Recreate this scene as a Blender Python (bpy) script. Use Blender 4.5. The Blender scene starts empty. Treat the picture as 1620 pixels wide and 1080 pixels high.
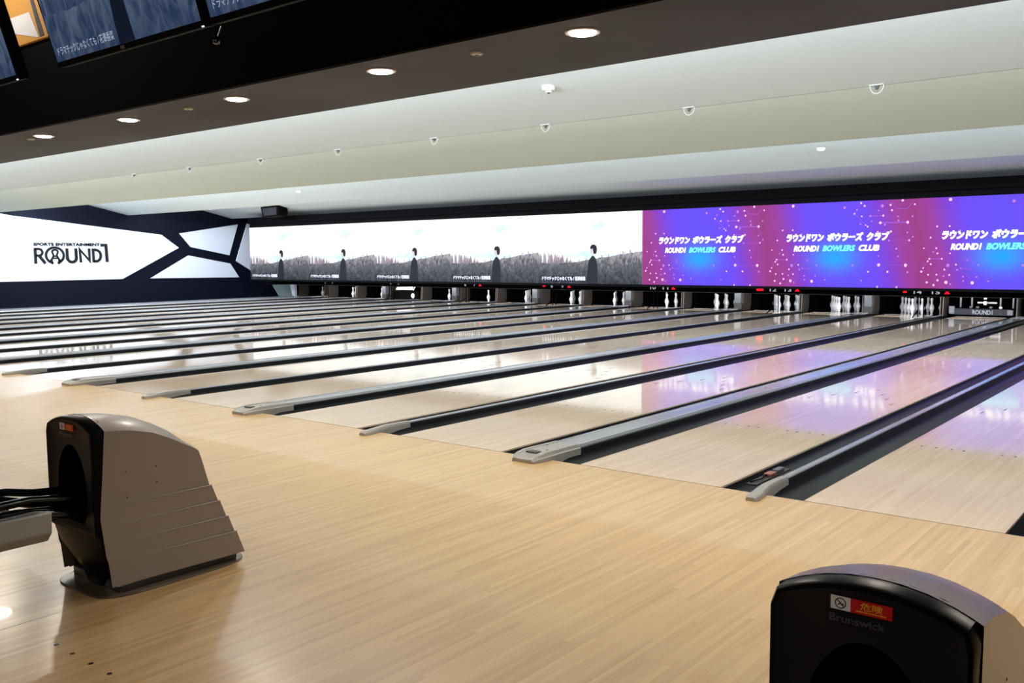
import bpy, bmesh, math, random
from mathutils import Vector, Matrix
R = random.Random(7)
C = bpy.context.scene.collection
SC = bpy.context.scene

# ------------------------------------------------------------------ camera
cam_d = bpy.data.cameras.new('camera'); cam = bpy.data.objects.new('camera', cam_d); C.objects.link(cam)
cam_d.sensor_fit = 'HORIZONTAL'; cam_d.sensor_width = 36.0; cam_d.lens = 1457.08 / 1620 * 36
cam_d.clip_start = 0.05; cam_d.clip_end = 200
rt = Vector((0.7795509, 0.62629061, -0.00777596)); up = Vector((-0.05048402, 0.07520289, 0.9958895)); fw = Vector((-0.62430102, 0.77595399, -0.09024215))
M4 = Matrix((rt, up, -fw)).transposed().to_4x4(); M4.translation = Vector((5.3562, -5.1862, 1.4304))
cam.matrix_world = M4
SC.camera = cam

# ------------------------------------------------------------------ world, exposure
w = bpy.data.worlds.new('world'); SC.world = w; w.use_nodes = True
w.node_tree.nodes['Background'].inputs[0].default_value = (0.75, 0.8, 1.0, 1)
w.node_tree.nodes['Background'].inputs[1].default_value = 0.03
SC.view_settings.view_transform = 'Standard'; SC.view_settings.look = 'None'
SC.view_settings.exposure = 0.0; SC.view_settings.gamma = 1.0
SC.view_settings.use_curve_mapping = False

# ------------------------------------------------------------------ layout numbers
W = 1.06; NG = 0.5305; WG = 0.7138; GUT = 0.235
LX = {15: 0.0}
LX[16] = W + WG; LX[17] = LX[16] + W + NG; LX[18] = LX[17] + W + WG
for k in range(14, 0, -1):
    LX[k] = LX[k + 1] - W - (NG if k % 2 == 0 else WG)
PP = 2 * W + NG + WG                       # pitch of a pair of lanes
def narrow_centre(k):                      # divider between even lane k and lane k+1
    return LX[k] + W + NG / 2
WALLX = -25.7; RIGHTX = 11.0; LANE_END = 19.3
PANELS = [(3.35, 2.93), (7.60, 3.00), (11.85, 3.035), (16.1, 3.03)]
SL = 0.22

ORD = ['zeroth', 'first', 'second', 'third', 'fourth', 'fifth', 'sixth', 'seventh', 'eighth', 'ninth', 'tenth', 'eleventh', 'twelfth', 'thirteenth', 'fourteenth', 'fifteenth', 'sixteenth', 'seventeenth', 'eighteenth']
# ------------------------------------------------------------------ light
def area(name, loc, size, sy, power, direction, col=(1, 1, 1), shape='RECTANGLE', spread=math.pi):
    d = bpy.data.lights.new(name, 'AREA'); d.shape = shape; d.size = size
    if shape == 'RECTANGLE': d.size_y = sy
    d.energy = power; d.color = col; d.spread = spread
    o = bpy.data.objects.new(name, d); C.objects.link(o)
    o.location = loc
    o.rotation_euler = Vector(direction).to_track_quat('-Z', 'Y').to_euler()
    return o
LEN = RIGHTX - WALLX; MX = (RIGHTX + WALLX) / 2
# light strips in the coves of the saw-tooth ceiling, behind every lower edge
area('cove_light', (MX, 0.30, 3.0), LEN - .6, 0.25, 1130, (0, 0.9, 0.08), (0.84, 0.93, 1.0))
area('cove_light', (MX, 3.75, 3.25), LEN - .6, 0.25, 1250, (0, 0.95, -0.32), (0.82, 0.88, 1.0))
area('cove_light', (MX, 8.0, 3.3), LEN - .6, 0.25, 1350, (0, 0.95, -0.30), (0.74, 0.88, 0.97))
area('cove_light', (MX, 12.2, 3.35), LEN - .6, 0.25, 420, (0, 0.95, -0.05), (0.80, 0.84, 1.0))
for cy, cp in ((3.8, 100), (8.05, 320), (12.25, 220)):
    area('left_lane_fill', (-19.0, cy, 3.3), 12.0, 0.15, cp, (0, .45, -1), (0.78, 0.87, 1.0))  # extra hidden fill, added to brighten the far-left lanes
# unseen fill lamps added to brighten the side wall
area('wall_fill', (-23.2, 8.0, 3.30), 0.8, 0.2, 26, (-1, .15, -0.45), (0.93, 0.97, 1.0))
area('wall_fill', (-23.2, 3.75, 3.25), 0.8, 0.2, 18, (-1, .5, -0.45), (0.93, 0.97, 1.0))
# unseen lamps assumed over the seats behind the camera to light the approach
for ax in (-16, -11, -6.0, -1.0, 4.0, 9.0):
    area('unseen_seat_lamp', (ax, -6.6, 3.9), 0.35, 0.35, 36, (0, 0.15, -1), (1.0, 0.86, 0.72), 'DISK')

# ------------------------------------------------------------------ mesh helpers
def tag(o, label=None, cat=None, group=None, kind=None):
    if label: o['label'] = label
    if cat: o['category'] = cat
    if group: o['group'] = group
    if kind: o['kind'] = kind
    return o
def empty(name, loc, label, cat, group=None, rz=0):
    o = bpy.data.objects.new(name, None); C.objects.link(o); o.location = loc; o.rotation_euler = (0, 0, rz)
    o.empty_display_size = 0.1
    return tag(o, label, cat, group)
class MB:
    def __init__(s): s.v = []; s.f = []; s.m = []
    def add(s, vs, fs, mi=0):
        n = len(s.v); s.v += [tuple(v) for v in vs]; s.f += [tuple(i + n for i in f) for f in fs]; s.m += [mi] * len(fs)
        return s
    def box(s, x0, x1, y0, y1, z0, z1, mi=0):
        vs = [(x, y, z) for z in (z0, z1) for y in (y0, y1) for x in (x0, x1)]
        return s.add(vs, [(0, 2, 3, 1), (4, 5, 7, 6), (0, 1, 5, 4), (2, 6, 7, 3), (0, 4, 6, 2), (1, 3, 7, 5)], mi)
    def prism(s, pts, vec, mi=0):            # 3-D polygon extruded along vec
        n = len(pts); vec = Vector(vec); a = [Vector(p) for p in pts]
        vs = a + [p + vec for p in a]
        fs = [tuple(range(n))[::-1], tuple(range(n, 2 * n))] + [(i, (i + 1) % n, (i + 1) % n + n, i + n) for i in range(n)]
        return s.add(vs, fs, mi)
    def tube(s, path, r, n=10, mi=0, caps=True):
        path = [Vector(p) for p in path]; rs = r if isinstance(r, (list, tuple)) else [r] * len(path)
        base = len(s.v); up0 = None
        for i, p in enumerate(path):
            t = (path[min(i + 1, len(path) - 1)] - path[max(i - 1, 0)]).normalized()
            if up0 is None: up0 = Vector((0, 0, 1)) if abs(t.z) < .9 else Vector((1, 0, 0))
            a = t.cross(up0).normalized(); b = a.cross(t).normalized(); up0 = b
            for k in range(n):
                th = 2 * math.pi * k / n
                s.v.append(tuple(p + (a * math.cos(th) + b * math.sin(th)) * rs[i]))
        for i in range(len(path) - 1):
            for k in range(n):
                q = (k + 1) % n
                s.f.append((base + i * n + k, base + i * n + q, base + (i + 1) * n + q, base + (i + 1) * n + k)); s.m.append(mi)
        if caps:
            s.f.append(tuple(base + k for k in range(n))[::-1]); s.m.append(mi)
            s.f.append(tuple(base + (len(path) - 1) * n + k for k in range(n))); s.m.append(mi)
        return s
    def lathe(s, prof, n=20, c=(0, 0, 0), mi=0):   # prof = [(r, z)] bottom to top
        base = len(s.v)
        for r, z in prof:
            for k in range(n):
                th = 2 * math.pi * k / n
                s.v.append((c[0] + r * math.cos(th), c[1] + r * math.sin(th), c[2] + z))
        for i in range(len(prof) - 1):
            for k in range(n):
                q = (k + 1) % n
                s.f.append((base + i * n + k, base + i * n + q, base + (i + 1) * n + q, base + (i + 1) * n + k)); s.m.append(mi)
        s.f.append(tuple(base + k for k in range(n))[::-1]); s.m.append(mi)
        s.f.append(tuple(base + (len(prof) - 1) * n + k for k in range(n))); s.m.append(mi)
        return s
    def loft(s, loops, closed=True, caps=True, mi=0):
        n = len(loops[0]); base = len(s.v)
        for lp in loops: s.v += [tuple(p) for p in lp]
        for i in range(len(loops) - 1):
            for k in range(n if closed else n - 1):
                q = (k + 1) % n
                s.f.append((base + i * n + k, base + i * n + q, base + (i + 1) * n + q, base + (i + 1) * n + k)); s.m.append(mi)
        if caps and closed:
            s.f.append(tuple(base + k for k in range(n))[::-1]); s.m.append(mi)
            s.f.append(tuple(base + (len(loops) - 1) * n + k for k in range(n))); s.m.append(mi)
        return s
    def mesh(s, name):
        me = bpy.data.meshes.new(name); me.from_pydata(s.v, [], s.f); me.update(); return me
    def build(s, name, mats, parent=None, smooth=False, bevel=0, fix=True, loc=None):
        me = s.mesh(name)
        if not isinstance(mats, (list, tuple)): mats = [mats]
        for m in mats: me.materials.append(m)
        me.polygons.foreach_set('material_index', s.m)
        if fix:
            bm = bmesh.new(); bm.from_mesh(me); bmesh.ops.recalc_face_normals(bm, faces=bm.faces); bm.to_mesh(me); bm.free()
        if smooth:
            me.polygons.foreach_set('use_smooth', [True] * len(me.polygons))
            try: me.set_sharp_from_angle(angle=math.radians(38))
            except Exception: pass
        o = bpy.data.objects.new(name, me); C.objects.link(o)
        if parent: o.parent = parent
        if loc: o.location = loc
        if bevel:
            b = o.modifiers.new('bevel', 'BEVEL'); b.width = bevel; b.segments = 2; b.limit_method = 'ANGLE'; b.angle_limit = math.radians(35)
        return o

_txt = {}
def text_geo(body, bold=0.0, shear=0.0):
    key = (body, bold, shear)
    if key not in _txt:
        cu = bpy.data.curves.new('t', 'FONT'); cu.body = body; cu.offset = bold; cu.shear = shear; cu.resolution_u = 3
        ob = bpy.data.objects.new('t', cu); C.objects.link(ob)
        dg = bpy.context.evaluated_depsgraph_get()
        me = bpy.data.meshes.new_from_object(ob.evaluated_get(dg))
        vs = [tuple(v.co) for v in me.vertices]; fs = [tuple(p.vertices) for p in me.polygons]
        bpy.data.objects.remove(ob); bpy.data.curves.remove(cu); bpy.data.meshes.remove(me)
        xs = [v[0] for v in vs]; ys = [v[1] for v in vs]
        x0, x1, y0, y1 = min(xs), max(xs), min(ys), max(ys)
        _txt[key] = ([((v[0] - x0) / (x1 - x0), (v[1] - y0) / (y1 - y0)) for v in vs], fs)
    return _txt[key]
def add_text(mb, body, org, ux, uy, wd, ht, bold=0.0, shear=0.0, mi=0, thick=0.0):   # org = lower left corner
    if thick:
        t = thick * ht
        for a, b in ((-1, -1), (-1, 1), (1, -1), (1, 1), (0, 0)):
            add_text(mb, body, Vector(org) + Vector(ux) * a * t + Vector(uy) * b * t, ux, uy, wd, ht, bold, shear, mi)
        return mb
    vs, fs = text_geo(body, bold, shear); org = Vector(org); ux = Vector(ux); uy = Vector(uy)
    mb.add([org + ux * (a * wd) + uy * (b * ht) for a, b in vs], fs, mi)
    return mb

# ------------------------------------------------------------------ material helpers
def s2l(c): return tuple((x / 255 / 12.92 if x / 255 <= .04045 else ((x / 255 + .055) / 1.055) ** 2.4) for x in c)
def mat(name, rgb, rough=0.5, metal=0.0, spec=0.5, coat=0.0, var=0.06, scale=12, bump=0.0):
    m = bpy.data.materials.new(name); m.use_nodes = True; nt = m.node_tree; b = nt.nodes['Principled BSDF']
    c = s2l(rgb)
    tc = nt.nodes.new('ShaderNodeTexCoord'); no = nt.nodes.new('ShaderNodeTexNoise'); no.inputs['Scale'].default_value = scale; no.inputs['Detail'].default_value = 4
    mx = nt.nodes.new('ShaderNodeMix'); mx.data_type = 'RGBA'
    mx.inputs[6].default_value = (*[x * (1 - var) for x in c], 1); mx.inputs[7].default_value = (*[min(1, x * (1 + var)) for x in c], 1)
    nt.links.new(tc.outputs['Object'], no.inputs['Vector']); nt.links.new(no.outputs['Fac'], mx.inputs[0]); nt.links.new(mx.outputs[2], b.inputs['Base Color'])
    b.inputs['Roughness'].default_value = rough; b.inputs['Metallic'].default_value = metal
    b.inputs['Specular IOR Level'].default_value = spec; b.inputs['Coat Weight'].default_value = coat; b.inputs['Coat Roughness'].default_value = 0.08
    if bump:
        bp = nt.nodes.new('ShaderNodeBump'); bp.inputs['Strength'].default_value = bump; bp.inputs['Distance'].default_value = 0.002
        nt.links.new(no.outputs['Fac'], bp.inputs['Height']); nt.links.new(bp.outputs[0], b.inputs['Normal'])
    return m
def emis(name, rgb, strength, glossbase=(10, 10, 12)):
    m = bpy.data.materials.new(name); m.use_nodes = True; b = m.node_tree.nodes['Principled BSDF']
    b.inputs['Base Color'].default_value = (*s2l(glossbase), 1); b.inputs['Roughness'].default_value = 0.6; b.inputs['Specular IOR Level'].default_value = 0.1
    b.inputs['Emission Color'].default_value = (*s2l(rgb), 1); b.inputs['Emission Strength'].default_value = strength
    return m
def wood(name, dark, light, rough, plank=0.027, length=1.3, bumps=0.05, seam=0.25, coat=0.0, spec=0.5, vlen=1.0):
    m = bpy.data.materials.new(name); m.use_nodes = True; nt = m.node_tree; N = nt.nodes.new; L = nt.links.new; b = nt.nodes['Principled BSDF']
    tc = N('ShaderNodeNewGeometry'); sx = N('ShaderNodeSeparateXYZ'); L(tc.outputs['Position'], sx.inputs[0])
    def mth(op, a, bb=None, cc=None):
        n = N('ShaderNodeMath'); n.operation = op
        for i, x in enumerate((a, bb, cc)):
            if x is None: continue
            if isinstance(x, (int, float)): n.inputs[i].default_value = x
            else: L(x, n.inputs[i])
        return n.outputs[0]
    px = mth('DIVIDE', sx.outputs[0], plank); ix = mth('FLOOR', px)
    wn = N('ShaderNodeTexWhiteNoise'); wn.noise_dimensions = '1D'; L(ix, wn.inputs['W'])
    py = mth('ADD', mth('DIVIDE', sx.outputs[1], length), mth('MULTIPLY', wn.outputs['Value'], 7.3)); iy = mth('FLOOR', py)
    cb = N('ShaderNodeCombineXYZ'); L(ix, cb.inputs[0]); L(iy, cb.inputs[1])
    w2 = N('ShaderNodeTexWhiteNoise'); w2.noise_dimensions = '2D'; L(cb.outputs[0], w2.inputs['Vector'])
    mp = N('ShaderNodeCombineXYZ'); L(mth('MULTIPLY', sx.outputs[0], 46.0), mp.inputs[0]); L(mth('MULTIPLY', sx.outputs[1], 1.3 * vlen), mp.inputs[1]); L(mth('MULTIPLY', w2.outputs['Value'], 30.0), mp.inputs[2])
    gn = N('ShaderNodeTexNoise'); gn.inputs['Scale'].default_value = 1.0; gn.inputs['Detail'].default_value = 5; gn.inputs['Roughness'].default_value = 0.6; L(mp.outputs[0], gn.inputs['Vector'])
    ln = N('ShaderNodeTexNoise'); ln.inputs['Scale'].default_value = 0.55; ln.inputs['Detail'].default_value = 3; L(tc.outputs['Position'], ln.inputs['Vector'])
    f = mth('ADD', mth('MULTIPLY', w2.outputs['Value'], 0.26), mth('MULTIPLY', gn.outputs['Fac'], 0.66)); f = mth('ADD', f, mth('MULTIPLY', ln.outputs['Fac'], 0.22)); f = mth('SUBTRACT', f, 0.06)
    cr = N('ShaderNodeMix'); cr.data_type = 'RGBA'; cr.clamp_factor = True; cr.inputs[6].default_value = (*s2l(dark), 1); cr.inputs[7].default_value = (*s2l(light), 1); L(f, cr.inputs[0])
    fx = mth('FRACT', px); e = mth('LESS_THAN', mth('MINIMUM', fx, mth('SUBTRACT', 1.0, fx)), 0.03)
    dk = N('ShaderNodeMix'); dk.data_type = 'RGBA'; dk.blend_type = 'MULTIPLY'; L(mth('MULTIPLY', e, seam), dk.inputs[0]); L(cr.outputs[2], dk.inputs[6]); dk.inputs[7].default_value = (.35, .25, .18, 1)
    L(dk.outputs[2], b.inputs['Base Color'])
    rn = mth('ADD', mth('MULTIPLY', ln.outputs['Fac'], rough * 0.5), rough * 0.75); L(rn, b.inputs['Roughness'])
    bp = N('ShaderNodeBump'); bp.inputs['Strength'].default_value = bumps; bp.inputs['Distance'].default_value = 0.001
    L(mth('ADD', gn.outputs['Fac'], w2.outputs['Value']), bp.inputs['Height']); L(bp.outputs[0], b.inputs['Normal'])
    b.inputs['Coat Weight'].default_value = coat; b.inputs['Coat Roughness'].default_value = 0.03; b.inputs['Specular IOR Level'].default_value = spec
    return m

M = {}
M['approach'] = wood('approach_wood', (176, 140, 92), (224, 190, 138), 0.24, bumps=0.02, seam=0.12, coat=0.22)
M['lane'] = wood('lane_wood', (194, 168, 142), (224, 202, 177), 0.058, bumps=0.008, seam=0.1, coat=0.0, spec=.7, vlen=1.0)
M['deck'] = mat('pin_deck_panel', (40, 40, 43), 0.12, coat=0.3)  # dark tone paints in the black interior mirrored by the deck
M['mark'] = mat('lane_mark_ink', (132, 110, 88), 0.2)
M['gutter'] = mat('gutter_plastic', (20, 20, 22), 0.35, spec=.35)
M['black'] = mat('black_paint', (3, 3, 5), 0.8, spec=.08)
M['blackgloss'] = mat('black_gloss_plastic', (6, 6, 9), 0.22, spec=.4)
M['bezel'] = mat('bezel_black_plastic', (6, 6, 9), 0.3, spec=.10)
M['blackface'] = mat('black_satin_plastic', (20, 21, 29), 0.5, spec=.3)
M['recess'] = mat('recess_black', (3, 3, 4), 0.9, spec=.05)
M['navy'] = mat('dark_navy_paint', (9, 12, 28), 0.6, spec=.15)
M['white'] = mat('white_panel_paint', (225, 230, 240), 0.45, var=0.02)
M['ceil'] = mat('ceiling_paint', (196, 206, 208), 0.75, var=0.02, scale=2)
M['ceilb'] = mat('ceiling_paint_beige', (174, 182, 168), 0.75, var=0.02, scale=2)
M['soffit'] = wood('soffit_board', (34, 32, 35), (50, 46, 50), 0.6, spec=.3, plank=0.12, length=2.4, seam=0.3)
M['cap'] = mat('grey_capping', (150, 145, 139), 0.28, coat=0.2, bump=0.05, scale=300)
M['rail'] = mat('grey_rail', (150, 152, 156), 0.2, coat=0.3)
M['railside'] = mat('rail_side_grey', (26, 27, 30), .4, spec=.3)
M['door'] = mat('door_grey', (74, 76, 80), 0.4)
M['capdark'] = mat('dark_label', (72, 66, 64), 0.4)
M['shell'] = mat('taupe_plastic', (142, 130, 121), 0.34, coat=0.12, var=0.03, scale=400, bump=0.08)
M['plinth'] = mat('dark_plinth', (46, 42, 40), 0.3)
M['flange'] = mat('smoked_flange', (92, 80, 66), 0.25)
M['pin'] = mat('pin_white', (238, 238, 240), 0.2, var=0.01)
M['red'] = mat('sticker_red', (196, 18, 22), 0.35, var=0.02)
M['yellow'] = mat('sticker_yellow', (238, 190, 40), 0.4, var=0.02)
M['stick'] = mat('sticker_white', (222, 222, 226), 0.35, var=0.02)
M['emboss'] = mat('embossed_letters', (66, 66, 82), 0.35)
M['tan'] = mat('tan_kickback', (66, 57, 50), 0.5, var=0.1)
M['steel'] = mat('grey_metal', (104, 106, 110), 0.35, metal=0.3)
M['sage'] = mat('sage_panel', (108, 120, 116), 0.5)
M['chrome'] = mat('chrome', (200, 200, 200), 0.1, metal=1.0)
M['ink'] = mat('sign_black', (6, 6, 14), 0.4)
M['orange'] = mat('orange_paint', (206, 150, 72), 0.6)
M['deco_white'] = mat('board_white', (224, 222, 222), 0.6)
M['lamp'] = emis('lamp_glow', (255, 244, 238), 14)
M['smalllamp'] = emis('small_lamp_glow', (250, 250, 255), 1.6)
M['trim'] = mat('lamp_trim', (190, 182, 178), 0.3)
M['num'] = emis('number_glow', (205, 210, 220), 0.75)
M['numdim'] = emis('number_glow_dim', (150, 155, 160), 0.5)
M['redlight'] = emis('red_indicator', (255, 20, 40), 1.6)
M['socket'] = mat('socket_white', (190, 192, 188), 0.5)
M['copper'] = mat('circuit_copper', (170, 110, 90), 0.35, metal=0.4)

# ------------------------------------------------------------------ setting
def struct(name, mb, m, **k): return tag(mb.build(name, m, **k), kind='structure')
struct('floor', MB().box(WALLX, RIGHTX, -9.5, 0.0, -0.14, 0.0), M['approach'])
struct('floor_under_lanes', MB().box(WALLX, RIGHTX, 0.0, 21.0, -0.2, -0.14), M['black'])
x_left = LX[1] - GUT - 0.02
struct('floor_left_walkway', MB().box(WALLX, x_left - 0.02, 0.003, 20.5, -0.14, -0.012), M['navy'])
struct('wall_left', MB().box(WALLX - 0.2, WALLX, -9.5, 21.0, -0.2, 4.6), M['navy'])
struct('wall_back', MB().box(WALLX, RIGHTX, 20.8, 21.0, -0.2, 4.2), M['black'])
for i, (y1, z1) in enumerate(PANELS):
    y0 = y1 - 4.25 if i else 0.14
    z0 = z1 + SL * (y1 - y0)
    mb = MB().prism([(WALLX, y0, z0), (WALLX, y1, z1), (WALLX, y1, z1 + 0.06), (WALLX, y0, z0 + 0.06)], (LEN, 0, 0))
    mb.box(WALLX, RIGHTX, y1, y1 + 0.03, z1, z1 + 0.07)
    struct('ceiling_slope', mb, M['ceilb'] if i == 1 else M['ceil'])
# lids closing the coves above
struct('ceiling_top', MB().box(WALLX, RIGHTX, 0.15, 21.0, 4.15, 4.2), M['ceil'])
# soffit over the foul line with its dark fascia
struct('ceiling_soffit', MB().box(WALLX, RIGHTX, -1.03, 0.10, 2.70, 2.715), M['soffit'])
struct('ceiling_fascia', MB().box(WALLX, RIGHTX, -1.02, -0.96, 2.715, 4.6).box(WALLX, RIGHTX, 0.09, 0.13, 2.715, 4.2), M['black'])
struct('ceiling', MB().box(WALLX, RIGHTX, -9.5, -0.96, 4.6, 4.7), M['black'])
# bulkhead over the screens
struct('trim_1', MB().box(-23.82, RIGHTX, 15.50, 16.1, 2.76, 2.985).box(-23.82, RIGHTX, 15.58, 16.1, 2.63, 2.76), M['black'], bevel=0.004)
# dark rear wall between the screens and the pit roof
struct('trim_2', MB().box(-23.82, RIGHTX, 15.70, 15.78, 0.70, 2.98), M['black'])
struct('trim_3', MB().box(-23.82, RIGHTX, 15.50, 20.8, 0.66, 0.70), M['black'])

# ------------------------------------------------------------------ side wall panels and sign
def wall_poly(pts, label, name='wall_panel'):
    mb = MB().prism([(WALLX, y, z) for y, z in pts], (0.035, 0, 0))
    return tag(mb.build(name, M['white'], bevel=0.004), label, 'wall panel', 'white panels on the side wall')
wall_poly([(4.0, 3.1), (7.62, 2.96), (7.95, 2.90), (13.10, 2.37), (13.78, 1.90), (11.55, 0.80), (4.0, 0.80)],
          'large white wall panel carrying the black letters')
wall_poly([(13.82, 2.43), (16.36, 2.82), (15.93, 1.62), (14.27, 1.93)], 'upper small white wall panel, a leaning four-sided shape')
wall_poly([(14.16, 1.62), (15.96, 1.30), (16.34, 0.76), (12.60, 0.80)], 'lower white wall panel, wide at its bottom edge')
wall_poly([(16.78, 2.86), (17.35, 2.92), (19.2, 2.95), (19.2, 0.4), (17.25, 0.82), (16.22, 1.40)], 'narrow white wall panel beside the leftmost screen')

def stroke(mb, pts, wd, X, dep=0.03, closed=False):    # thick polyline on the plane x = X, points (y, z)
    P = [Vector((0, a, b)) for a, b in pts]; n = len(P)
    def off(i):
        a = P[(i - 1) % n] if (closed or i > 0) else None; b = P[i]; c = P[(i + 1) % n] if (closed or i < n - 1) else None
        d1 = (b - a).normalized() if a is not None else None; d2 = (c - b).normalized() if c is not None else None
        if d1 is None: d1 = d2
        if d2 is None: d2 = d1
        n1 = Vector((0, -d1.z, d1.y)); n2 = Vector((0, -d2.z, d2.y)); m_ = (n1 + n2).normalized(); return m_ * (wd / 2 / max(.45, m_.dot(n1)))
    loops = []
    for i in range(n):
        o = off(i); b = P[i]; loops.append([(X, *(b + o)[1:]), (X + dep, *(b + o)[1:]), (X + dep, *(b - o)[1:]), (X, *(b - o)[1:])])
    if closed: loops.append(loops[0])
    mb.loft(loops, caps=not closed)
def arc(cy, cz, ry, rz, a0, a1, n=20):
    return [(cy + ry * math.cos(math.radians(a0 + (a1 - a0) * i / n)), cz + rz * math.sin(math.radians(a0 + (a1 - a0) * i / n))) for i in range(n + 1)]
# the logo: y from 8.54 (left) to 11.10, crop pixel -> wall coordinates
ws = empty('wall_sign', (WALLX + 0.035, 8.5, 1.3), 'black lettered sign on the large white wall panel', 'sign')
def LY(px): return 0.04 + (px - 195) / 1225 * 2.50          # local y
def LZ(py): return (475 - py) / 345 * 0.66 + 0.05          # local z
T = 0.092
def letter(paths, name='letter'):
    mb = MB()
    for pts, cl, wd in paths: stroke(mb, [(LY(a), LZ(b)) for a, b in pts], wd, 0.0, closed=cl)
    mb.build(name, M['ink'], ws)
def parc(cx, cy, rx, ry, a0, a1, n=18): return [(cx + rx * math.cos(math.radians(a0 + (a1 - a0) * i / n)), cy - ry * math.sin(math.radians(a0 + (a1 - a0) * i / n))) for i in range(n + 1)]
letter([([(222, 465), (222, 215)], False, T), ([(205, 215), (270, 215)] + parc(280, 272, 52, 56, 90, -90) + [(225, 329)], False, T * .8), ([(285, 340), (372, 462)], False, T)])
letter([(parc(530, 325, 142, 135, -62, 242, 40), False, T * .82),
        ([(455, 425), (490, 372), (508, 330)] + parc(533, 268, 45, 38, 215, -35, 16) + [(556, 330), (580, 372), (615, 425)], False, T * .62),
        ([(500, 338), (566, 338)], False, T * .45), ([(492, 376), (572, 376)], False, T * .45),
        ([(470, 408), (478, 440), (492, 474)], False, T * .8), ([(600, 408), (592, 440), (580, 474)], False, T * .8)], 'pin_emblem')
letter([([(728, 205), (730, 375)] + parc(806, 375, 72, 68, 180, 360) + [(875, 205)], False, T)])
letter([([(952, 450), (940, 222), (1100, 425), (1098, 205)], False, T * .9)])
letter([([(1170, 450), (1166, 228), (1210, 228)] + parc(1215, 332, 80, 100, 90, -90) + [(1170, 435)], False, T * .9)])
letter([([(1300, 145), (1392, 145), (1403, 445)], False, T * 1.05)], 'numeral')
mb = MB(); add_text(mb, 'SPORTS ENTERTAINMENT', (0.03, LY(198), LZ(160)), (0, 1, 0), (0, 0, 1), LY(1283) - LY(198), 0.092, bold=0.02, thick=.05)
mb.build('small_lettering', M['ink'], ws)

# ------------------------------------------------------------------ lanes
Y0 = 0.011
for k in range(1, 19):
    x = LX[k]
    lb = {15: 'pale glossy bowling lane ending at the white lettered sweep bar', 16: 'bowling lane between the large grey nose and the nearest narrow nose',
          17: 'rightmost bowling lane in front, cut by the right edge of the photo', 18: 'bowling lane beyond the right edge of the rightmost seen lane'}.get(
          k, 'pale glossy bowling lane leading to the %s pin opening from the left wall' % ORD[k])
    ln = empty('bowling_lane', (x, 0, 0), lb, 'bowling lane', 'bowling lanes side by side')
    mb = MB().box(0.0, W, Y0, 17.9, -0.12, 0.0)
    # arrows and guide dots let into the surface
    for j in range(-3, 4):
        ax = W / 2 + j * 0.133; ay = 4.85 - abs(j) * 0.30
        mb.prism([(ax - .011, ay - .075, 0.0004), (ax + .011, ay - .075, 0.0004), (ax, ay + .075, 0.0004)], (0, 0, 0.0003), 1)
    for j in (-4, -3, -2, -1.2, 1.2, 2, 3, 4):
        ax = W / 2 + j * 0.105; ay = 2.05
        mb.prism([(ax + .008 * math.cos(t), ay + .02 * math.sin(t), 0.0004) for t in [i * math.pi / 4 for i in range(8)]], (0, 0, 0.0003), 1)
    mb.build('lane_surface', [M['lane'], M['mark']], ln)
    MB().box(0.0, W, 17.94, LANE_END, -0.12, -0.001).build('pin_deck', M['deck'], ln)
    MB().box(0.0, W, 17.9, 17.94, -0.10, 0.001).build('seam_highlight', M['white'], ln)  # highlight along the pin deck seam, painted as a white strip
    for sgn in (-1, 1):
        gx = (-GUT / 2 if sgn < 0 else W + GUT / 2); r = GUT / 2
        sec = [(gx - r * math.cos(t), -0.012 - 0.078 * math.sin(t) ** .8) for t in [math.pi * i / 10 for i in range(11)]]
        loop = lambda yy: [(a, yy, b) for a, b in sec] + [(gx + r, yy, -0.12), (gx - r, yy, -0.12)]
        MB().loft([loop(Y0), loop(LANE_END)]).build('gutter', M['gutter'], ln, smooth=True)

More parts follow.
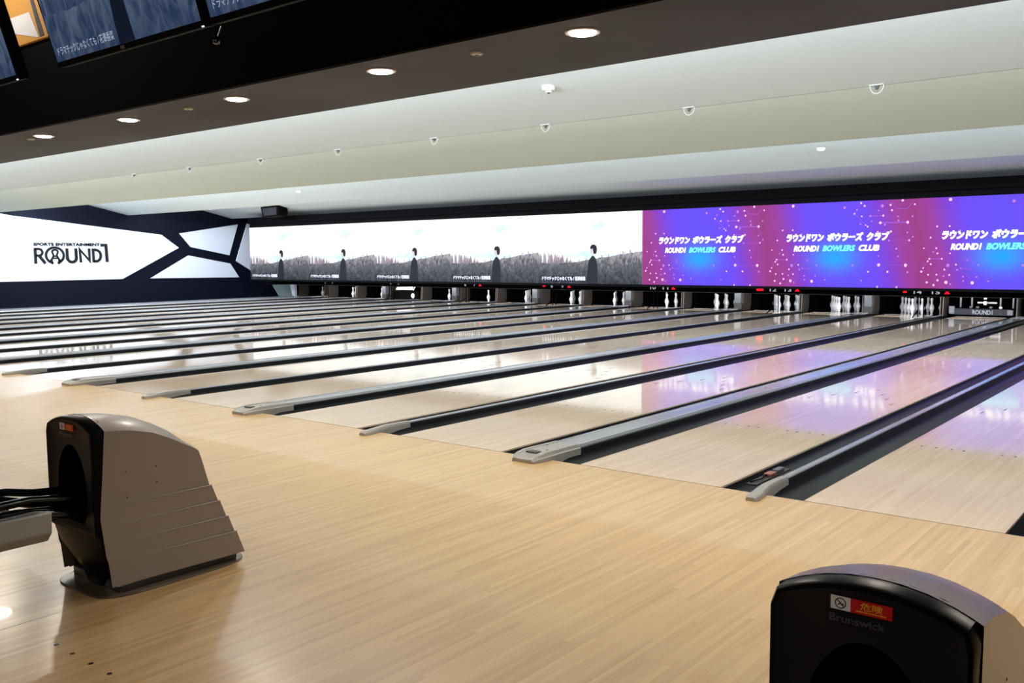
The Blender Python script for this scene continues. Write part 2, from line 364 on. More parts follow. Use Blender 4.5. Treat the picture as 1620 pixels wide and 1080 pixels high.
def divider(xc, half, wide, label):
    d = empty('lane_divider', (xc, 0, 0), label, 'lane divider', 'grey dividers between the lanes')
    y1 = 17.85; js = 0.36
    # rail: low profile with raised shoulders
    if wide:
        sec = [(-half, -0.11), (-half, 0.016), (-half + .004, 0.044), (-half + .016, 0.052), (-half + .045, 0.052), (-half + .05, 0.047), (half - .05, 0.047), (half - .045, 0.052), (half - .020, 0.050), (half - .012, 0.030), (half, 0.024), (half, -0.11)]
    else:
        sec = [(-half, -0.11), (-half, 0.012), (-half + .004, 0.028), (-half + .010, 0.036), (half - .010, 0.036), (half - .004, 0.028), (half, 0.010), (half, -0.11)]
    rb = MB().loft([[(a, yy, b) for a, b in sec] for yy in (js, y1)])
    ns = len(sec)
    for q_ in range(ns):
        z_ = (sec[q_][1] + sec[(q_ + 1) % ns][1]) / 2
        if z_ < .032: rb.m[q_] = 1
    rb.build('rail', [M['rail'], M['railside']], d, smooth=True)
    # nose: swept down over the foul line
    loops = []
    nose = [(js + .0, 1.0, 1.0), (0.2, 1.0, 1.05), (0.05, 1.03, 1.10), (-0.08, 1.03, 1.08), (-0.18, .98, .94), (-0.25, .88, .74), (-0.285, .74, .42)] if wide else \
           [(js, 1.0, 1.0), (0.22, 1.05, 1.1), (0.08, 1.15, 1.1), (-0.04, 1.3, .96), (-0.13, 1.4, .86), (-0.22, 1.4, .8), (-0.27, 1.25, .72), (-0.29, 1.0, .48)]
    for yy, fx, fz in nose:
        key_y = yy; yy = yy if yy > 0.1 else 0.1 + (yy - 0.1) * .74
        lp = []
        off = 0.0
        if not wide: off = {-0.04: .006, -0.13: .014, -0.22: .02, -0.27: .022, -0.29: .022}.get(key_y, 0)
        for a, b in sec:
            zz = b * fz if b > 0 else (0.0008 if yy < 0.01 else b)
            lp.append((a * 1.02 * fx + off, yy, max(zz + .004, .0008) if (b > 0) else zz))
        loops.append(lp)
    MB().loft(loops).build('end_cap', M['cap'], d, smooth=True)
    if wide:
        MB().box(-0.045, 0.045, -0.085, -0.025, 0.048, 0.0600).build('dark_label_plate', M['capdark'], d)
        MB().lathe([(0.008, 0), (0.008, .002)], 10, (0.05, 0.04, 0.059)).build('screw', M['capdark'], d)
        MB().lathe([(0.008, 0), (0.008, .002)], 10, (-0.06, 0.19, 0.058)).build('screw', M['capdark'], d)
    return d
names_w = {15: 'wide grey divider with the largest nose, in the middle foreground', 13: 'wide grey divider whose nose is second to the left of the largest one',
           17: 'wide grey divider right of the rightmost seen lane'}
names_n = {16: 'narrow grey divider with a curved nose, nearest on the right', 14: 'narrow grey divider just left of the largest divider nose'}
for k in range(1, 18):
    wide = (k % 2 == 1); gap = WG if wide else NG
    half = (gap - 2 * GUT) / 2 - 0.001
    lb = (names_w if wide else names_n).get(k) or '%s grey divider, %s from the left wall, leading to the row of pins' % ('wide' if wide else 'narrow', ORD[k])
    divider(LX[k] + W + gap / 2, half, wide, lb)
MB_ = MB().box(x_left - .02, LX[1] - GUT, Y0, 18.0, -0.13, 0.03)
tag(MB_.build('lane_divider', M['rail']), 'thin grey edge strip left of the first lane by the side wall', 'lane divider', 'grey dividers between the lanes')

# foul-line sensors lying in the gutters
for k, nm in ((16, 'small sensor board in the gutter beside the nearest narrow divider nose'), (17, 'small sensor board in the gutter at the right edge of the photo')):
    s = empty('foul_sensor', (LX[k] + W + 0.085, 0.50, -0.030), nm, 'sensor', 'foul line sensors in the gutters')
    MB().box(-.035, .035, -.23, .33, 0, .012).build('tray', M['plinth'], s, bevel=.003)
    MB().box(-.026, .026, .02, .12, .012, .03).build('circuit_board', M['copper'], s, bevel=.003)
    MB().box(-.022, .022, .15, .26, .012, .034).build('sensor_head', M['steel'], s, bevel=.006)
    MB().tube([(-.02, -.2, .016), (.01, -.1, .02), (-.01, 0, .02), (.0, .03, .022)], .004, 6).build('cable', M['black'], s)

# seam marks of the approach (joint of the boards) and dots
tag(MB().box(LX[15] + W + WG / 2 + .193, LX[15] + W + WG / 2 + .196, -9.4, -3.5, 0.0002, 0.0006).build('trim_4', M['plinth']), kind='structure')
for i, dx in enumerate((1.926, 2.051, 2.188, 2.319)):
    tag(MB().lathe([(.0095, 0), (.0095, .0008)], 14, (dx, -3.662, 0.0002)).build('approach_dot', M['ink']),
        ('small dark dot in the wooden approach, %s of a row of four' % ['leftmost', 'second from left', 'third from left', 'rightmost'][i]), 'dot', 'approach dots in the lower left corner')

# ------------------------------------------------------------------ pins
prof = [(.0258, 0), (.0285, .010), (.0365, .045), (.0450, .080), (.0565, .105 - .004), (.0605, .1143), (.0600, .130), (.0560, .155), (.0470, .183), (.0340, .213), (.0255, .236), (.0228, .254), (.0235, .275), (.0262, .300), (.0315, .325), (.0323, .343), (.0305, .358), (.0235, .372), (.0120, .3795), (.002, .381)]
pin0 = MB().lathe(prof, 18).build('bowling_pin', M['pin'], smooth=True)
pin_me = pin0.data
spots = [('head pin', 0, 0, 0)]; rows = ['head', 'second', 'third', 'back']
pos = {1: (0, 0)}
num = 1; layout = []
for r in range(4):
    for c in range(r + 1):
        layout.append((num, (-r / 2 + c) * 0.3048, r * 0.264)); num += 1
first = True
ordn = ['leftmost', 'second', 'third', 'fourth']
for k in list(range(1, 15)) + [16, 17]:
    if k == 4: continue
    for nn, dx, dy in layout:
        r = [1, 3, 6, 10].index(next(a for a in (1, 3, 6, 10) if nn <= a)); c = nn - [1, 2, 4, 7][r]
        if k in (6,) and nn != 1: continue
        if k == 5 and nn not in (1, 3, 5, 6): continue
        o = pin0 if first else bpy.data.objects.new('bowling_pin', pin_me)
        if not first: C.objects.link(o)
        first = False
        o.location = (LX[k] + W / 2 + dx, 18.29 + dy, 0.0); o.rotation_euler = (0, 0, R.random() * 6)
        where = 'head pin' if nn == 1 else ('%s in the %s row' % ((ordn[c] if not (c == r) else 'rightmost'), rows[r]))
        tag(o, 'white pin, %s, %s opening from the left wall' % (where, ORD[k]), 'bowling pin', 'standing white bowling pins')

# ------------------------------------------------------------------ kickbacks (side plates of the pin decks)
def kick(x, face, label, tan=True, name='kickback_plate'):
    o = empty(name, (x, 17.72, 0), label, 'side plate', 'side plates beside the pin decks')
    z1 = 0.52
    pts = [(0, 0.0, 0.0), (0, 0.04, 0.48), (0, 0.50, 0.48), (0, 0.50, 0.10), (0, 0.44, 0.0)]
    MB().prism([(-.012, b, c) for a, b, c in pts], (0.024, 0, 0)).build('front_pad', M['tan'], o, bevel=.006)
    MB().box(-.010, .010, 0.50, 2.6, -0.10, z1).build('rubber_plate', M['recess'], o)
    return o
for k in range(1, 18):
    kick(LX[k] - GUT + 0.0, 1, 'tan and black plate left of the %s pin opening from the left wall' % ORD[k])
    kick(LX[k] + W + GUT - 0.0, -1, 'tan and black plate right of the %s pin opening from the left wall' % ORD[k])
# pale fittings by the first lane
t = empty('side_screen', (-25.3, 17.6, -.012), 'grey-green slanting panel in the dark corner left of the first pin opening', 'panel')
MB().prism([(0.0, 0.0, .45), (1.22, 0, .47), (1.42, 0, .0), (.42, 0, .0)], (0, .03, 0)).build('panel_face', M['sage'], t, bevel=.005)
t = tag(MB().prism([(LX[1] - GUT - .25, 17.5, .47), (LX[1] - GUT + .03, 17.5, .47), (LX[1] - GUT + .03, 17.5, -.012), (LX[1] - GUT - .10, 17.5, -.012)], (0, .12, 0)).build('corner_block', M['white'], bevel=.01),
        'white block at the left of the first pin opening, beside the grey-green panel', 'block')
# ball lift doors in the wide gaps
for k in (3, 5, 7, 9, 11, 13):
    xb = LX[k] + W + WG / 2 + .10
    o = empty('ball_door', (xb, 17.45, 0), 'grey ball door with round hole, right of the %s pin opening from the left' % ORD[k], 'ball door', 'ball return doors between the pin openings')
    n = 16; outer = [(-.10, .20), (-.10, .49), (.10, .49), (.10, .20)]
    ring_o = []; ring_i = []
    for i in range(n):
        th = 2 * math.pi * i / n + math.pi / 4 * 0; cx, cz = 0.0, .37
        dx_, dz_ = math.cos(th), math.sin(th); s_ = min(.10 / max(1e-6, abs(dx_)), (.12 if dz_ > 0 else .17) / max(1e-6, abs(dz_)))
        ring_o.append((cx + dx_ * s_, 0, cz + dz_ * s_)); ring_i.append((cx + dx_ * .055, 0, cz + dz_ * .055))
    mb = MB(); mb.loft([ring_o, ring_i], caps=False); mb.loft([ring_i, [(a, .06, c) for a, b, c in ring_i]], caps=True)
    mb.box(-.10, -.09, 0, .14, .20, .49).box(.09, .10, 0, .14, .20, .49)
    mb.build('door_plate', M['door'], o)
    MB().box(-.11, .11, .0, .16, .03, .20).build('lower_housing', M['plinth'], o, bevel=.01)

# ------------------------------------------------------------------ pinsetters lowered on two lanes
ps = empty('pinsetter', (LX[15], 17.9, 0), 'lowered pinsetter with a white lettered sweep bar in front of the rightmost complete opening', 'pinsetter')
MB().box(-.12, 1.18, -.02, .03, .045, .19).build('sweep_bar', M['blackface'], ps, bevel=.008)
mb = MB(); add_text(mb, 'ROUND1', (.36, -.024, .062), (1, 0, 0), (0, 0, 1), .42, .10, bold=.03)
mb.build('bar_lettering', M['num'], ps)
MB().box(-.14, -.02, -.03, .05, .06, .24).build('bracket', M['steel'], ps, bevel=.01)
MB().box(1.08, 1.2, -.03, .05, .06, .18).build('bracket', M['steel'], ps, bevel=.01)
for xx in (.02, .26, .86, 1.12):
    MB().box(xx, xx + .035, .30, .33, .2, .60).build('upright', M['steel'], ps, bevel=.004)
for zz, x0_, x1_ in ((.44, .34, .58), (.44, .68, .90), (.56, .05, 1.1), (.30, .40, .80)):
    MB().box(x0_, x1_, .28, .34, zz, zz + .035).build('cross_bar', M['steel'] if zz > .5 else M['stick'], ps, bevel=.004)
MB().lathe([(.03, 0), (.045, .03), (.05, .06), (.03, .09)], 14, (.58, .2, .27)).build('pin_cup', M['pin'], ps, smooth=True)
MB().lathe([(.035, 0), (.035, .05), (.02, .06)], 14, (.58, .2, .40)).build('pin_cup', M['pin'], ps, smooth=True)
for xx in (.30, .44, .72, .92): MB().lathe([(.02, 0), (.04, .02), (.03, .05), (.01, .055)], 12, (xx, .12, .19)).build('pin_cup', M['steel' if xx < .9 else 'pin'], ps, smooth=True)
p4 = empty('pinsetter', (LX[4], 17.6, 0), 'lowered pinsetter with a broad white board under the black number 5', 'pinsetter')
MB().prism([(.18, 0, .35), (.98, 0, .35), (1.05, 0, .46), (.26, 0, .44)], (0, .03, 0)).build('white_board', M['pin'], p4, bevel=.004)
MB().box(.5, .95, .02, .06, .50, .53).build('cross_bar', M['stick'], p4)
MB().box(-.1, 1.2, .10, .14, .001, .30).build('sweep_bar', M['recess'], p4)
MB().tube([(1.16, .02, .5), (1.03, .02, .34)], .018, 8).build('link_arm', M['stick'], p4)
MB().lathe([(.02, 0), (.06, .05), (.07, .10), (.05, .16), (.01, .18)], 14, (1.0, .04, .06)).build('pin_cup', M['pin'], p4, smooth=True)

# ------------------------------------------------------------------ masking units with lane numbers
texts = {2: ('2', '3', 0, 0), 4: ('4', '5', 0, 0), 6: ('6', '7', 0, 1), 8: ('8', '9', 1, 1), 10: ('10', '11', 0, 1), 12: ('12', '13', 2, 1), 14: ('14', '15', 1, 1), 16: ('16', '17', 0, 0)}
for k in range(0, 18, 2):
    xc = narrow_centre(k) if k else narrow_centre(2) - PP
    x0_ = -PP / 2 + .004 if k else -0.4
    if k == 0: lb = 'dark masking unit at the far left, above the corner panels'
    else: lb = 'dark masking unit above the pins bearing the white numbers %s and %s' % texts[k][:2]
    if k == 16: lb = 'dark masking unit beyond the right edge of the photo'
    mu = empty('masking_unit', (xc, 16.45, 0), lb, 'masking unit', 'masking units in a row under the screens')
    MB().box(x0_, PP / 2 - .004, 0, .05, .515, .66).build('fascia', M['black'], mu, bevel=.004)
    MB().box(x0_, PP / 2 - .004, .05, .30, .505, .53).build('underside', M['steel'], mu)  # grey colour stands in for pin light on the underside
    if k:
        a, b, l1, l2 = texts[k]
        nm = M['num'] if k >= 6 else M['numdim']; bold = .015
        wa = .075 if len(a) == 1 else .17; wb = .075 if len(b) == 1 else .17
        mb = MB(); add_text(mb, a, (-.19 - wa / 2, -.004, .565), (1, 0, 0), (0, 0, 1), wa, .085, bold); mb.build('lane_number', nm, mu)
        mb = MB(); add_text(mb, b, (.19 - wb / 2, -.004, .565), (1, 0, 0), (0, 0, 1), wb, .085, bold); mb.build('lane_number', nm, mu)
        if l1 == 1: MB().lathe([(.03, 0), (.045, .02), (.03, .04)], 12, (-.46, -.01, .585)).build('indicator_light', M['redlight'], mu)
        if l1 == 2: MB().box(-.62, -.44, -.006, 0, .575, .645).build('indicator_light', M['redlight'], mu)
        if l2: MB().prism([(.36, -.006, .572), (.48, -.006, .572), (.42, -.006, .655)], (0, .006, 0)).build('indicator_light', M['redlight'], mu)
        for xx in (-.18, -.06):
            MB().tube([(xx, .02, .52), (xx, .02, .047)], .012, 8).build('support_post', M['black'], mu)
        MB().tube([(-.22, -.25, .047), (-.18, .0, .20)], .012, 8).build('strut', M['black'], mu)
    if k: area('pin_deck_light', (xc, 16.86, 0.50), PP - .3, .12, 46, (0, 1, -0.05), (0.93, 0.95, 1.0))

# ------------------------------------------------------------------ the long row of screens
def emis_nodes(name, build):
    m = bpy.data.materials.new(name); m.use_nodes = True; nt = m.node_tree; b = nt.nodes['Principled BSDF']
    b.inputs['Base Color'].default_value = (.004, .004, .005, 1); b.inputs['Roughness'].default_value = 0.6; b.inputs['Specular IOR Level'].default_value = 0.1
    build(nt, b); return m
SW, SH = PP, 1.9
def uvn(nt, sc=(1, 1, 1)):
    tc = nt.nodes.new('ShaderNodeTexCoord'); mp = nt.nodes.new('ShaderNodeMapping'); mp.inputs['Scale'].default_value = sc
    nt.links.new(tc.outputs['Object'], mp.inputs['Vector']); return tc, mp
def ramp(nt, stops):
    r = nt.nodes.new('ShaderNodeValToRGB'); e = r.color_ramp.elements
    while len(e) < len(stops): e.new(0.5)
    for i, (p, c) in enumerate(stops): e[i].position = p; e[i].color = (*s2l(c), 1)
    return r
def b_sky(st):
    def f(nt, b):
        tc, mp = uvn(nt, (.7, 1, 1.6)); no = nt.nodes.new('ShaderNodeTexNoise'); no.inputs['Scale'].default_value = 1.3; no.inputs['Detail'].default_value = 5
        nt.links.new(mp.outputs[0], no.inputs['Vector']); r = ramp(nt, [(.30, (190, 222, 232)), (.46, (238, 248, 250)), (.55, (255, 255, 255))])
        nt.links.new(no.outputs['Fac'], r.inputs[0]); nt.links.new(r.outputs[0], b.inputs['Emission Color']); b.inputs['Emission Strength'].default_value = st
    return f
def b_field(c0, c1, c2, st, sc=(7, 1, 4)):
    def f(nt, b):
        tc, mp = uvn(nt, sc); no = nt.nodes.new('ShaderNodeTexNoise'); no.inputs['Scale'].default_value = 1.6; no.inputs['Detail'].default_value = 7; no.inputs['Distortion'].default_value = 1.2
        nt.links.new(mp.outputs[0], no.inputs['Vector'])
        sx = nt.nodes.new('ShaderNodeSeparateXYZ'); nt.links.new(tc.outputs['Object'], sx.inputs[0])
        m1 = nt.nodes.new('ShaderNodeMath'); m1.operation = 'MULTIPLY_ADD'; m1.inputs[1].default_value = .75; m1.inputs[2].default_value = -.28; nt.links.new(sx.outputs[2], m1.inputs[0])
        m2 = nt.nodes.new('ShaderNodeMath'); m2.operation = 'ADD'; nt.links.new(m1.outputs[0], m2.inputs[0]); nt.links.new(no.outputs['Fac'], m2.inputs[1])
        r = ramp(nt, [(.18, c0), (.62, c1), (1.0, c2)]); nt.links.new(m2.outputs[0], r.inputs[0])
        nt.links.new(r.outputs[0], b.inputs['Emission Color']); b.inputs['Emission Strength'].default_value = st
    return f
def b_purple(nt, b):
    tc, mp = uvn(nt); sx = nt.nodes.new('ShaderNodeSeparateXYZ'); nt.links.new(tc.outputs['Object'], sx.inputs[0])
    def mth(op, a, bb=None, cc=None):
        n = nt.nodes.new('ShaderNodeMath'); n.operation = op
        for i, x in enumerate((a, bb, cc)):
            if x is None: continue
            if isinstance(x, (int, float)): n.inputs[i].default_value = x
            else: nt.links.new(x, n.inputs[i])
        return n.outputs[0]
    X, Z = sx.outputs[0], sx.outputs[2]
    # slanted violet band; distance from its axis
    ax = mth('ABSOLUTE', mth('ADD', mth('SUBTRACT', X, 1.72), mth('MULTIPLY', mth('SUBTRACT', Z, .95), 0.22)))
    r = ramp(nt, [(.0, (100, 76, 250)), (.40, (108, 70, 248)), (.60, (128, 60, 215)), (.80, (156, 56, 160)), (1.0, (156, 52, 134))])
    nt.links.new(mth('DIVIDE', ax, 1.65), r.inputs[0])
    d2 = mth('ADD', mth('POWER', mth('DIVIDE', mth('SUBTRACT', X, 1.62), .46), 2.0), mth('POWER', mth('DIVIDE', mth('SUBTRACT', Z, .67), .29), 2.0))
    g = mth('POWER', 2.718, mth('MULTIPLY', d2, -1.0))
    mx = nt.nodes.new('ShaderNodeMix'); mx.data_type = 'RGBA'; nt.links.new(g, mx.inputs[0]); nt.links.new(r.outputs[0], mx.inputs[6]); mx.inputs[7].default_value = (*s2l((20, 168, 255)), 1)
    nt.links.new(mx.outputs[2], b.inputs['Emission Color']); b.inputs['Emission Strength'].default_value = 1.0
M['sky'] = emis_nodes('screen_sky', b_sky(1.25))
M['field'] = emis_nodes('screen_field', b_field((34, 40, 48), (104, 106, 113), (200, 196, 202), .95))
M['plume'] = emis_nodes('screen_plumes', b_field((96, 86, 102), (158, 142, 158), (215, 200, 212), .95, (14, 1, 2)))
M['coat'] = emis('screen_coat', (38, 44, 56), .8); M['hair'] = emis('screen_hair', (30, 34, 44), .8); M['skin'] = emis('screen_skin', (232, 222, 222), 1.0)
M['caption'] = emis('screen_caption', (235, 242, 255), 1.15); M['capedge'] = emis('screen_caption_edge', (20, 28, 60), .7)
M['purple'] = emis_nodes('screen_purple', b_purple)
M['node'] = emis('screen_node', (246, 190, 255), 1.25); M['node2'] = emis('screen_node_dim', (206, 130, 235), 1.0); M['line'] = emis('screen_line', (170, 90, 225), 1.0)
M['club'] = emis('screen_club_text', (250, 250, 255), 1.5); M['club2'] = emis('screen_club_cyan', (120, 240, 255), 1.3)
CAP1 = 'ドラマチックじゃなくても / 花澤香菜'

def hill(u):      # ridge line of the field, v of the screen
    pts = [(0, .30), (.2, .29), (.35, .305), (.5, .34), (.75, .395), (1.0, .455)]
    for (a, b), (c, d) in zip(pts, pts[1:]):
        if u <= c: return b + (d - b) * (u - a) / (c - a)
    return .455
def scene_picture(root, sw, sh, y, rnd, mats, text_mat=None, hidecap=False):
    """flat picture shown by a screen: sky, plumes of grass, hillside, standing figure, caption"""
    sky, field, plume, coat, hair, skin = mats
    n = 60
    us = [i / n for i in range(n + 1)]
    mb = MB(); mb.add([(0, y, 0), (sw, y, 0), (sw, y, sh), (0, y, sh)], [(0, 1, 2, 3)]); mb.build('screen_image_sky', sky, root, fix=False)
    mb = MB()
    vs = [(u * sw, y - .002, 0) for u in us] + [(u * sw, y - .002, (hill(u) + rnd.uniform(-.006, .006)) * sh) for u in us]
    mb.add(vs, [(i, i + 1, n + 2 + i, n + 1 + i) for i in range(n)]); mb.build('screen_image_hillside', field, root, fix=False)
    mb = MB()
    for i in range(54):
        u = rnd.uniform(.0, .36); h = (.49 - .35 * max(0, u - .05)) * rnd.uniform(.80, 1.0); wv = rnd.uniform(.006, .013); ln_ = rnd.uniform(-.02, .03)
        mb.add([((u - wv) * sw, y - .001, .2 * sh), ((u + wv) * sw, y - .001, .2 * sh), ((u + wv * 1.2 + ln_ * .6) * sw, y - .001, h * .8 * sh), ((u + ln_) * sw, y - .001, h * sh), ((u - wv * .8 + ln_ * .5) * sw, y - .001, h * .8 * sh)], [(0, 1, 2, 3, 4)])
    for i in range(16):
        u = rnd.uniform(.36, .95); h = hill(u) + rnd.uniform(.01, .05); wv = .004
        mb.add([((u - wv) * sw, y - .001, (hill(u) - .02) * sh), ((u + wv) * sw, y - .001, (hill(u) - .02) * sh), ((u + wv * .6) * sw, y - .001, h * sh), ((u - wv * .6) * sw, y - .001, h * sh)], [(0, 1, 2, 3)])
    mb.build('screen_image_grass', plume, root, fix=False)
    def pl(pts, m, nm, yy):
        MB().add([(a * sw, yy, b * sh) for a, b in pts], [tuple(range(len(pts)))]).build(nm, m, root, fix=False)
    pl([(.485, 0), (.592, 0), (.590, .18), (.585, .31), (.572, .36), (.555, .395), (.542, .40), (.528, .375), (.508, .33), (.498, .24), (.490, .12)], coat, 'screen_image_coat', y - .004)
    pl([(.545, .39), (.556, .39), (.558, .42), (.565, .44), (.56, .49), (.54, .50), (.522, .49), (.520, .45), (.527, .425), (.541, .42)], skin, 'screen_image_face', y - .005)
    pl([(.560, .42), (.576, .425), (.584, .455), (.586, .50), (.577, .54), (.557, .556), (.535, .550), (.522, .525), (.522, .495), (.534, .49), (.545, .50), (.549, .47), (.552, .44)], hair, 'screen_image_hair', y - .006)
order = ['leftmost', 'second from the left', 'third from the left', 'fourth from the left', 'fifth from the left']
proto_w = None
for i in range(5):
    X0 = narrow_centre(10) - PP * (5 - i)
    s = empty('video_screen', (X0, 15.56, .72), 'bright video screen showing a person in a dark coat in grassland, %s' % order[i], 'screen', 'screens in the row above the pins')
    MB().box(.003, SW - .003, .002, .10, -.02, SH + .01).build('housing', M['black'], s)
    scene_picture(s, SW, SH, 0.0, random.Random(11), (M['sky'], M['field'], M['plume'], M['coat'], M['hair'], M['skin']))
    mb = MB(); add_text(mb, CAP1, (.04 * SW, -.008, .045 * SH), (1, 0, 0), (0, 0, 1), .435 * SW, .056 * SH, bold=.01, thick=.045); mb.build('caption', M['caption'], s, fix=False)
    MB().add([(.032 * SW, -.0035, .035 * SH), (.483 * SW, -.0035, .035 * SH), (.483 * SW, -.0035, .107 * SH), (.032 * SW, -.0035, .107 * SH)], [(0, 1, 2, 3)]).build('caption_shade', M['capedge'], s, fix=False)
# network of dots: crop pixels of the panel (x 75..1125, y top 185..128, bottom 822)
D = [(275, 192, 9, 0), (645, 202, 8, 1), (758, 166, 6, 0), (782, 188, 6, 0), (900, 188, 9, 1), (954, 180, 6, 0), (1032, 143, 7, 0), (1110, 175, 5, 0), (964, 221, 6, 0), (876, 224, 5, 1), (730, 218, 5, 1), (714, 249, 5, 0),
     (764, 269, 5, 0), (822, 267, 6, 1), (908, 263, 6, 0), (1004, 269, 5, 1), (1098, 266, 5, 1), (832, 307, 5, 1), (890, 318, 8, 0), (1068, 313, 8, 0), (1008, 300, 6, 1), (920, 333, 6, 1), (756, 328, 5, 1), (792, 336, 4, 0),
     (806, 348, 5, 0), (874, 387, 5, 0), (961, 385, 6, 0), (1068, 391, 5, 1), (1104, 424, 5, 1), (1081, 452, 5, 0), (950, 455, 5, 1), (199, 382, 5, 0), (275, 380, 5, 0), (340, 411, 6, 1), (391, 421, 7, 1), (160, 461, 5, 0),
     (233, 461, 4, 0), (120, 537, 4, 0), (198, 536, 5, 0), (180, 563, 4, 1), (206, 573, 5, 0), (283, 572, 4, 0), (234, 611, 5, 0), (157, 612, 5, 0), (147, 629, 5, 0), (166, 650, 5, 0), (272, 657, 9, 1), (321, 651, 5, 0),
     (120, 678, 4, 0), (109, 704, 6, 0), (252, 687, 5, 0), (330, 688, 5, 1), (152, 725, 5, 0), (204, 724, 5, 0), (248, 734, 5, 1), (283, 725, 5, 0), (212, 764, 6, 0), (145, 780, 6, 0), (264, 778, 9, 0), (188, 799, 6, 0),
     (291, 790, 5, 1), (366, 736, 5, 1), (368, 767, 5, 1), (447, 737, 5, 1), (422, 779, 9, 0), (516, 767, 5, 1), (455, 652, 5, 1), (709, 651, 6, 1), (886, 645, 9, 0), (1062, 645, 9, 0), (816, 699, 5, 0), (946, 698, 6, 0),
     (1076, 699, 6, 1), (771, 769, 5, 1), (881, 576, 5, 1), (1012, 577, 5, 1), (1000, 518, 4, 0), (880, 818, 5, 0), (1008, 818, 5, 0), (388, 620, 4, 1), (352, 676, 4, 1)]
LN = [((890, 318), (1068, 313), 3.5), ((822, 267), (908, 263), 2.5), ((874, 387), (961, 385), 2), ((157, 612), (234, 611), 2), ((758, 166), (714, 249), 1.2), ((120, 678), (157, 612), 1.2), ((352, 680), (420, 682), 2), ((886, 645), (1062, 645), .8),
      ((714, 249), (806, 348), 1), ((1068, 313), (1104, 424), 1), ((950, 455), (1081, 452), 1), ((990, 208), (1060, 210), 2), ((1060, 210), (1100, 150), 1.5), ((990, 208), (960, 160), 1), ((147, 629), (109, 704), 1), ((340, 640), (390, 600), 1), ((390, 600), (430, 650), 1), ((1104, 424), (1000, 518), .8)]
def pz(x, y):
    top = 185 - .052 * (x - 75); return ((x - 75) / 1055 * SW, (1 - (y - top) / (823 - top)) * SH)
orderp = ['first of its kind from the left', 'second of its kind from the left', 'third and cut off', 'outside the picture']
for i in range(4):
    X0 = narrow_centre(10) + PP * i
    s = empty('video_screen', (X0, 15.56, .72), 'purple and blue club video screen with dots, %s' % orderp[i], 'screen', 'screens in the row above the pins')
    MB().box(.003, SW - .003, .002, .10, -.02, SH + .01).build('housing', M['black'], s)
    MB().add([(0, 0, 0), (SW, 0, 0), (SW, 0, SH), (0, 0, SH)], [(0, 1, 2, 3)]).build('screen_image', M['purple'], s, fix=False)
    mb = MB()
    for x, y, r, dim in D:
        a, b = pz(x, y); rr = r / 1055 * SW * 1.15; ry = rr * 1.05
        b = min(max(b, ry), SH - ry); a = min(max(a, rr), SW - rr)
        mb.add([(a + rr * math.cos(t), -.004, b + ry * math.sin(t)) for t in [j * math.pi / 6 for j in range(12)]], [tuple(range(12))], dim)
    for p, q, wd in LN:
        a = Vector((*pz(*p), 0)); b = Vector((*pz(*q), 0)); d_ = (b - a).normalized(); nrm = Vector((-d_.y, d_.x, 0)) * wd / 1055 * SW
        mb.add([(v.x, -.003, v.y) for v in (a + nrm, b + nrm, b - nrm, a - nrm)], [(0, 1, 2, 3)], 2)
    mb.build('dot_pattern', [M['node'], M['node2'], M['line']], s, fix=False)
    mb = MB(); add_text(mb, 'ラウンドワン', (.150 * SW, -.007, .545 * SH), (1, 0, 0), (0, 0, 1), .255 * SW, .088 * SH, bold=.02, shear=.18, thick=.045)
    mb.build('title_word', M['club'], s, fix=False); mb = MB(); add_text(mb, 'ボウラーズ', (.430 * SW, -.007, .545 * SH), (1, 0, 0), (0, 0, 1), .235 * SW, .092 * SH, bold=.02, shear=.18, thick=.045)
    mb.build('title_word', M['club'], s, fix=False); mb = MB(); add_text(mb, 'クラブ', (.690 * SW, -.007, .545 * SH), (1, 0, 0), (0, 0, 1), .140 * SW, .092 * SH, bold=.02, shear=.18, thick=.045)
    mb.build('title_word', M['club'], s, fix=False)
    mb = MB(); add_text(mb, 'ROUND1', (.200 * SW, -.007, .425 * SH), (1, 0, 0), (0, 0, 1), .175 * SW, .068 * SH, bold=.03, shear=.25, thick=.03)
    mb.build('subtitle_word', M['club'], s, fix=False); mb = MB(); add_text(mb, 'BOWLERS', (.400 * SW, -.007, .425 * SH), (1, 0, 0), (0, 0, 1), .215 * SW, .068 * SH, bold=.03, shear=.25, thick=.03)
    mb.build('subtitle_word', M['club2'], s, fix=False); mb = MB(); add_text(mb, 'CLUB', (.640 * SW, -.007, .425 * SH), (1, 0, 0), (0, 0, 1), .130 * SW, .068 * SH, bold=.03, shear=.25, thick=.03)
    mb.build('subtitle_word', M['club'], s, fix=False)

# ------------------------------------------------------------------ ceiling fittings
for i in range(-9, 5):
    x = 2.335 + (i - 1) * 1.66 - .01 * i
    lab = {1: 'largest glowing round downlight in the dark soffit, nearest to the camera', 0: 'glowing round downlight in the soffit, second largest', -1: 'glowing round downlight in the soffit, middle of the five',
           -2: 'glowing round downlight in the soffit, second from the left', -3: 'glowing round downlight in the soffit, leftmost of the five'}.get(i, 'round downlight in the dark soffit outside the photo, at %.1f metres along the row' % x)
    if i in (2, 3, 4) or i < -3: lab = 'glowing round downlight in the dark soffit, %s' % ('right of the largest one, out of the picture' if i > 1 else 'left of the picture edge')
    o = empty('downlight', (x, -.76, 2.70), lab, 'downlight', 'downlights in the dark soffit' if -3 <= i <= 1 else ('downlights left of the picture' if i < -3 else 'downlights right of the picture'))
    MB().lathe([(.078, -.004), (.098, -.007), (.102, -.001)], 28).build('trim_ring', M['trim'], o, smooth=True)
    MB().lathe([(.074, -.012), (.077, -.006)], 28).build('glowing_lens', M['lamp'], o)
    area('downlight_lamp', (x, -.76, 2.68), .15, .15, 26, (0, 0, -1), (1.0, .88, .74), 'DISK')
